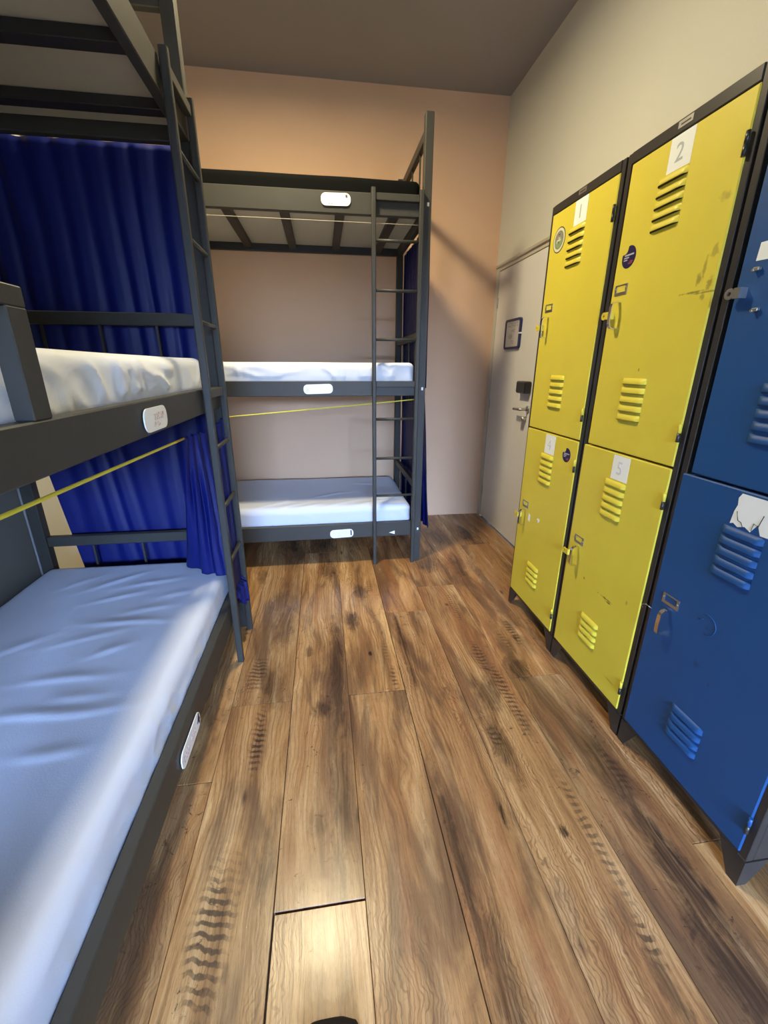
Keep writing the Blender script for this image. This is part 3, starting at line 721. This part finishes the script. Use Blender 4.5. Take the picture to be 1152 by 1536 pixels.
def locker(yc, label, paint, uppers, lowers):
    """root at the front bottom centre; fronts face -x, local y runs to the far end"""
    r = root('locker', (LOCK_X, yc, 0), 0, label, 'locker', 'two-door steel lockers')
    h = LW/2; dep = XR-LOCK_X-.006
    bm = bmesh.new()
    box(bm, .020, dep, -h, h, .0945, LH-.002, bev=.003)                        # carcass
    box(bm, .0, .0195, -h, -h+.021, .0945, LH, bev=.0015); box(bm, .0, .0195, h-.021, h, .0945, LH, bev=.0015)
    box(bm, -.003, .0195, -h+.0212, h-.0212, 1.936, LH, bev=.002)
    box(bm, .0, .0195, -h+.0212, h-.0212, .0885, .110, bev=.0015)
    obj('cabinet', bm, 'black_steel', r)
    for sy in (-1, 1):
        for (x0, sx) in ((.0, 1), (dep, -1)):
            bm = bmesh.new()
            ya, yb = sy*h, sy*(h-.075)
            for (pts, ax, a0, a1) in (([(ya, 0), (sy*(h-.030), 0), (yb, .0885), (ya, .0885)], 'x', x0, x0+sx*.004),
                                      ([(x0+sx*.0041, 0), (x0+sx*.030, 0), (x0+sx*.075, .0885), (x0+sx*.0041, .0885)], 'y', ya, ya-sy*.004)):
                prism(bm, pts, a0, a1, ax)
            obj('foot', bm, 'black_steel', r)
    lm = louver_mesh(paint)
    Yl = lambda s: h-s                                      # s: distance from the far edge
    for which, cfg in (('up', uppers), ('low', lowers)):
        if cfg is None: continue
        z0, z1 = (1.0235, 1.9330) if which == 'up' else (.103, 1.0165)
        s0 = cfg.get('s0', .020 if which == 'up' else .0125)
        xf = cfg.get('xf', -.004)
        bm = bmesh.new(); box(bm, xf, .0192, -h+.0195, Yl(s0), z0, z1, bev=.003)
        dmat = cfg.get('mat', paint)
        dr = obj('door', bm, dmat, r)
        ztop = [1.830, 1.262] if which == 'up' else [.908, cfg.get('zl', .335)]
        cnt = [5, 5] if which == 'up' else [5, cfg.get('nl', 4)]
        for zt, nn in zip(ztop, cnt):
            for k in range(nn):
                if which == 'up' and zt > 1.5 and cfg.get('noup'): continue
                obj('louver', lm, None, dr, loc=(xf, Yl(.231), zt-.0295*k))
        zh, zc_ = (1.479, 1.5595) if which == 'up' else (.556, .628)
        # card holder
        if cfg.get('holder', True):
            bm = bmesh.new(); w2, h2 = .031, .0165
            for (a, b, c, e) in ((-w2, w2, h2-.0035, h2), (-w2, w2, -h2, -h2+.009), (-w2, -w2+.008, -h2+.009, h2-.0035), (w2-.008, w2, -h2+.009, h2-.0035)):
                box(bm, xf-.0022, xf, a, b, c, e)
            for a in (-w2+.004, w2-.004): tube(bm, [(xf-.002, a, .002), (xf-.0045, a, .002)], .0028, 8)
            obj('card_holder', bm, 'steel', dr, loc=(0, Yl(.081), zc_))
        # handle: a bowed flat bar
        if cfg.get('handle', True):
            bm = bmesh.new(); hh = .044; P = []; T = []
            for (dx, dz) in ((0, hh), (-.012, hh+.001), (-.022, hh-.001), (-.029, hh-.008), (-.031, hh-.016), (-.032, 0), (-.031, -hh+.016), (-.029, -hh+.008), (-.022, -hh+.001), (-.012, -hh-.001), (0, -hh)):
                P.append((xf+dx, 0, dz))
            for i in range(len(P)):
                a = Vector(P[max(0, i-1)]); b = Vector(P[min(len(P)-1, i+1)]); t = (b-a).normalized()
                T.append(Vector((t.z, 0, -t.x))*-.0032)
            band(bm, P, (0, .013, 0), T)
            obj('handle', bm, 'chrome', dr, loc=(0, Yl(.083), zh))
        # hasp that sticks out past the door edge
        if cfg.get('hasp', True):
            bm = bmesh.new(); zz = zh+.001; ye_ = Yl(s0)
            box(bm, xf-.022, xf, ye_-.034, ye_-.030, zz-.012, zz+.012, 0)
            n = 14; oy = -.020+xf
            outer = [(xf-.022, zz-.012)]
            ring_o = []; ring_i = []
            for i in range(n):
                a = 2*math.pi*i/n
                ring_o.append((ye_-.022+.016+.013*math.cos(a), zz+.013*math.sin(a))); ring_i.append((ye_-.006+.005*math.cos(a), zz+.005*math.sin(a)))
            for xa, flip in ((xf-.022, 0), (xf-.018, 1)):
                pass
            vo0 = [bm.verts.new((xf-.022, p, q)) for p, q in ring_o]; vi0 = [bm.verts.new((xf-.022, p, q)) for p, q in ring_i]
            vo1 = [bm.verts.new((xf-.018, p, q)) for p, q in ring_o]; vi1 = [bm.verts.new((xf-.018, p, q)) for p, q in ring_i]
            for i in range(n):
                j = (i+1) % n
                bm.faces.new((vo0[i], vo0[j], vi0[j], vi0[i])); bm.faces.new((vo1[j], vo1[i], vi1[i], vi1[j]))
                bm.faces.new((vo0[j], vo0[i], vo1[i], vo1[j])); bm.faces.new((vi0[i], vi0[j], vi1[j], vi1[i]))
            box(bm, xf-.022, xf-.018, ye_-.030, ye_-.017, zz-.012, zz+.012, 0)
            obj('hasp', bm, cfg.get('haspmat', paint), dr)
        for zz in ((1.815, 1.125) if which == 'up' else (.915, .203)):
            bm = bmesh.new(); tube(bm, [(xf-.004, -h+.0185, zz-.026), (xf-.004, -h+.0185, zz-.0005)], .0052, 8, 0); tube(bm, [(xf-.004, -h+.0185, zz+.0005), (xf-.004, -h+.0185, zz+.026)], .0050, 8, 1)
            obj('hinge', bm, ['black_steel', 'black_steel' if zz > 1.5 else paint], dr)
        # paper number card
        cz = 1.8875 if which == 'up' else .9675
        if cfg.get('num'):
            bm = bmesh.new(); box(bm, xf-.0006, xf, -.043, .043, -.0435, .0435)
            obj('number_card', bm, 'paper', dr, loc=(0, Yl(.243), cz))
            me = orient(text_mesh(cfg['num'], cfg.get('nsize', .066), cfg.get('ink', 'ink_grey'), bold=cfg.get('bold', .0)), (0, -1, 0), (0, 0, 1), (xf-.0009, Yl(.240), cz-.003))
            obj('number', me, None, dr)
        for fn in cfg.get('extra', []): fn(dr, h, xf)
    return r
def white_bits(dr, h, xf):
    bm = bmesh.new(); prism(bm, [(-.010, .016), (.008, .022), (.012, -.016), (-.008, -.020)], xf-.0005, xf, 'x')
    obj('paper_scrap', bm, 'white', dr, loc=(0, 1.931-1.824, .570))
    bm = bmesh.new(); prism(bm, [(-.016, .010), (.004, .012), (.014, .002), (.002, .0), (.0, -.012), (-.012, -.004)], xf-.0005, xf, 'x')
    obj('paper_scrap', bm, 'white', dr, loc=(0, 1.841-1.824, .585))
def top_label(dr, h, xf):
    pass
def torn_card(dr, h, xf):
    bm = bmesh.new()
    P = [(-.052, .043), (.040, .043), (.047, .030), (.044, .012), (.049, -.006), (.052, -.040), (.043, -.036), (.030, -.043), (.012, -.036), (-.004, -.044), (-.018, -.020), (-.030, -.044), (-.052, -.043)]
    prism(bm, P, xf-.0006, xf, 'x'); obj('torn_card', bm, 'paper', dr, loc=(0, h-.243, .966))
    bm = bmesh.new(); tube(bm, [(xf-.0008, .041, -.004), (xf-.0008, .033, -.026), (xf-.0008, .024, -.028), (xf-.0008, .016, -.040)], .0011, 4)
    tube(bm, [(xf-.0008, -.006, -.040), (xf-.0008, -.008, -.020), (xf-.0008, -.020, -.024), (xf-.0008, -.026, .006)], .0011, 4)
    obj('tear_line', bm, 'ink_black', dr, loc=(0, h-.243, .966))
    bm = bmesh.new(); tube(bm, [(xf-.0002, .030*math.cos(a), .030*math.sin(a)) for a in [math.radians(70+12*i) for i in range(0, 18)]], .0016, 4)
    tube(bm, [(xf-.0002, .026, .004), (xf-.0002, .010, .012)], .0014, 4)
    obj('sticker_trace', bm, 'blue_trace', dr, loc=(0, .875-.841, .628))
    bm = bmesh.new(); tube(bm, [(xf-.001, h-.02, .566), (xf-.012, h-.004, .574), (xf-.016, h+.008, .566), (xf-.012, h+.004, .556)], .0012, 6); obj('wire_loop', bm, 'steel', dr)
def blue_up(dr, h, xf):
    bm = bmesh.new(); prism(bm, [(-.03, -.02), (.016, -.018), (.014, .020), (-.03, .020)], xf-.0006, xf, 'x'); obj('paper_label', bm, 'paper', dr, loc=(0, .992-.841, 1.565))
    for (y, z) in ((.995, 1.528), (.972, 1.438)):
        bm = bmesh.new(); box(bm, xf-.010, xf, -.008, .008, -.004, .004, bev=.0015); tube(bm, [(xf-.012, .006, -.002), (xf, .006, -.002)], .003, 8); obj('handle_stub', bm, 'steel', dr, loc=(0, y-.841, z))
def maker_tag(r, s, z=1.9565):
    bm = bmesh.new(); box(bm, -.0040, -.0031, -.026, .026, -.0085, .0085); box(bm, -.0042, -.0040, -.018, .016, -.003, .001, 1)
    o = obj('maker_tag', bm, ['steel', 'ink_black'], r, loc=(0, LW/2-s, z))
U1, U2, U3 = 1.824, 1.333, .841
l1 = locker(U1, 'yellow two-door locker nearest the white door, numbered 1 above', 'yellow',
    dict(num='1', ink='ink_grey', extra=[lambda dr, h, xf: emblem(dr, 1.967-U1, 1.823, .049, xf)]),
    dict(num='4', ink='ink_faint', nl=4, extra=[white_bits, lambda dr, h, xf: sticker(dr, 1.676-U1, .948, .030, xf)]))
l2 = locker(U2, 'yellow two-door locker in the middle of the row, numbered 2 above and 5 below', 'yellow',
    dict(num='2', mat='yellow_2', ink='ink_grey', s0=.032, extra=[lambda dr, h, xf: sticker(dr, 1.481-U2, 1.656, .033, xf)]),
    dict(num='5', mat='yellow_5', ink='ink_faint', nl=4))
l3 = locker(U3, 'blue two-door locker at the near end of the row with a torn card', 'blue',
    dict(s0=.038, handle=False, holder=False, noup=True, haspmat='steel', extra=[blue_up]),
    dict(nl=4, zl=.318, hasp=False, extra=[torn_card]))
maker_tag(l1, .235); maker_tag(l2, .240)

# ------------------------------------------------------------------ whiteboard on the door
wb = root('message_board', (XR+.006, 3.190, 1.537), 0, 'small whiteboard with dark blue frame and handwriting on the white door', 'whiteboard')
bm = bmesh.new(); pts = rounded(.262, .205, .022, 5); inn = rounded(.226, .175, .010, 5)
vo = [[bm.verts.new((x, p, q)) for p, q in pts] for x in (-.016, -.0005)]; vi = [[bm.verts.new((x, p, q)) for p, q in inn] for x in (-.016, -.0005)]
for i in range(len(pts)):
    j = (i+1) % len(pts)
    bm.faces.new((vo[0][i], vo[0][j], vi[0][j], vi[0][i])); bm.faces.new((vo[1][j], vo[1][i], vi[1][i], vi[1][j]))
    bm.faces.new((vo[0][j], vo[0][i], vo[1][i], vo[1][j])); bm.faces.new((vi[0][i], vi[0][j], vi[1][j], vi[1][i]))
obj('frame', bm, 'board_blue', wb)
bm = bmesh.new(); prism(bm, inn, -.011, -.001, 'x'); obj('writing_surface', bm, 'board_grey', wb)
bm = bmesh.new(); rg2 = random.Random(5)
for (a, b, c, e, n) in ((-.085, .085, .050, .078, 7), (-.02, .04, .012, .030, 2), (-.06, .0, -.030, .002, 3), (-.01, .03, -.066, -.044, 2)):
    tmp = bmesh.new(); scribble(tmp, rg2, a, b, c, e, 0, n, .0016)
    for f in tmp.faces:
        vs = [bm.verts.new((-.0116, -v.co.x, v.co.z)) for v in f.verts]
        try: bm.faces.new(vs)
        except ValueError: pass
    tmp.free()
obj('handwriting', bm, 'ink_black', wb)['kind'] = 'stuff'
bm = bmesh.new(); box(bm, -.0175, -.0005, -.137, -.112, -.006, .004, bev=.001); obj('clip', bm, 'white', wb)

# ------------------------------------------------------------------ shoe tip at the lower edge
sh = root('shoe', (-.040, .350, 0), 0, 'black shoe whose toe reaches in at the bottom edge of the floor', 'shoe')
def loft(secs, n=20):
    bm = bmesh.new(); rings = []
    for (y, w, z0, z1, cx) in secs:
        rg_ = []
        for k in range(n):
            a = 2*math.pi*k/n; c, s = math.cos(a), math.sin(a)
            px = cx+w*(abs(c)**.75)*(1 if c >= 0 else -1); pz = (z0+z1)/2+(z1-z0)/2*(abs(s)**.8)*(1 if s >= 0 else -1)
            rg_.append(bm.verts.new((px, y, pz)))
        rings.append(rg_)
    for a, b in zip(rings, rings[1:]):
        for k in range(n): bm.faces.new((a[k], a[(k+1) % n], b[(k+1) % n], b[k]))
    bm.faces.new(rings[0]); bm.faces.new(rings[-1])
    return bm
smooth_all(obj('upper', loft([(-.145, .022, .020, .080, 0), (-.13, .033, .018, .105, 0), (-.09, .038, .018, .110, 0), (-.04, .038, .018, .095, 0), (.02, .052, .018, .078, 0), (.07, .064, .018, .064, .003), (.11, .066, .018, .054, .003), (.132, .056, .018, .046, .0), (.142, .034, .020, .036, -.002)]), 'shoe_black', sh))
smooth_all(obj('sole', loft([(-.150, .022, .0, .0185, 0), (-.13, .036, .0, .0185, 0), (-.04, .038, .0, .0185, 0), (.06, .064, .0, .0185, .003), (.11, .067, .0, .0185, .003), (.135, .057, .0, .0185, 0), (.147, .036, .001, .0185, -.002)]), 'shoe_sole', sh))
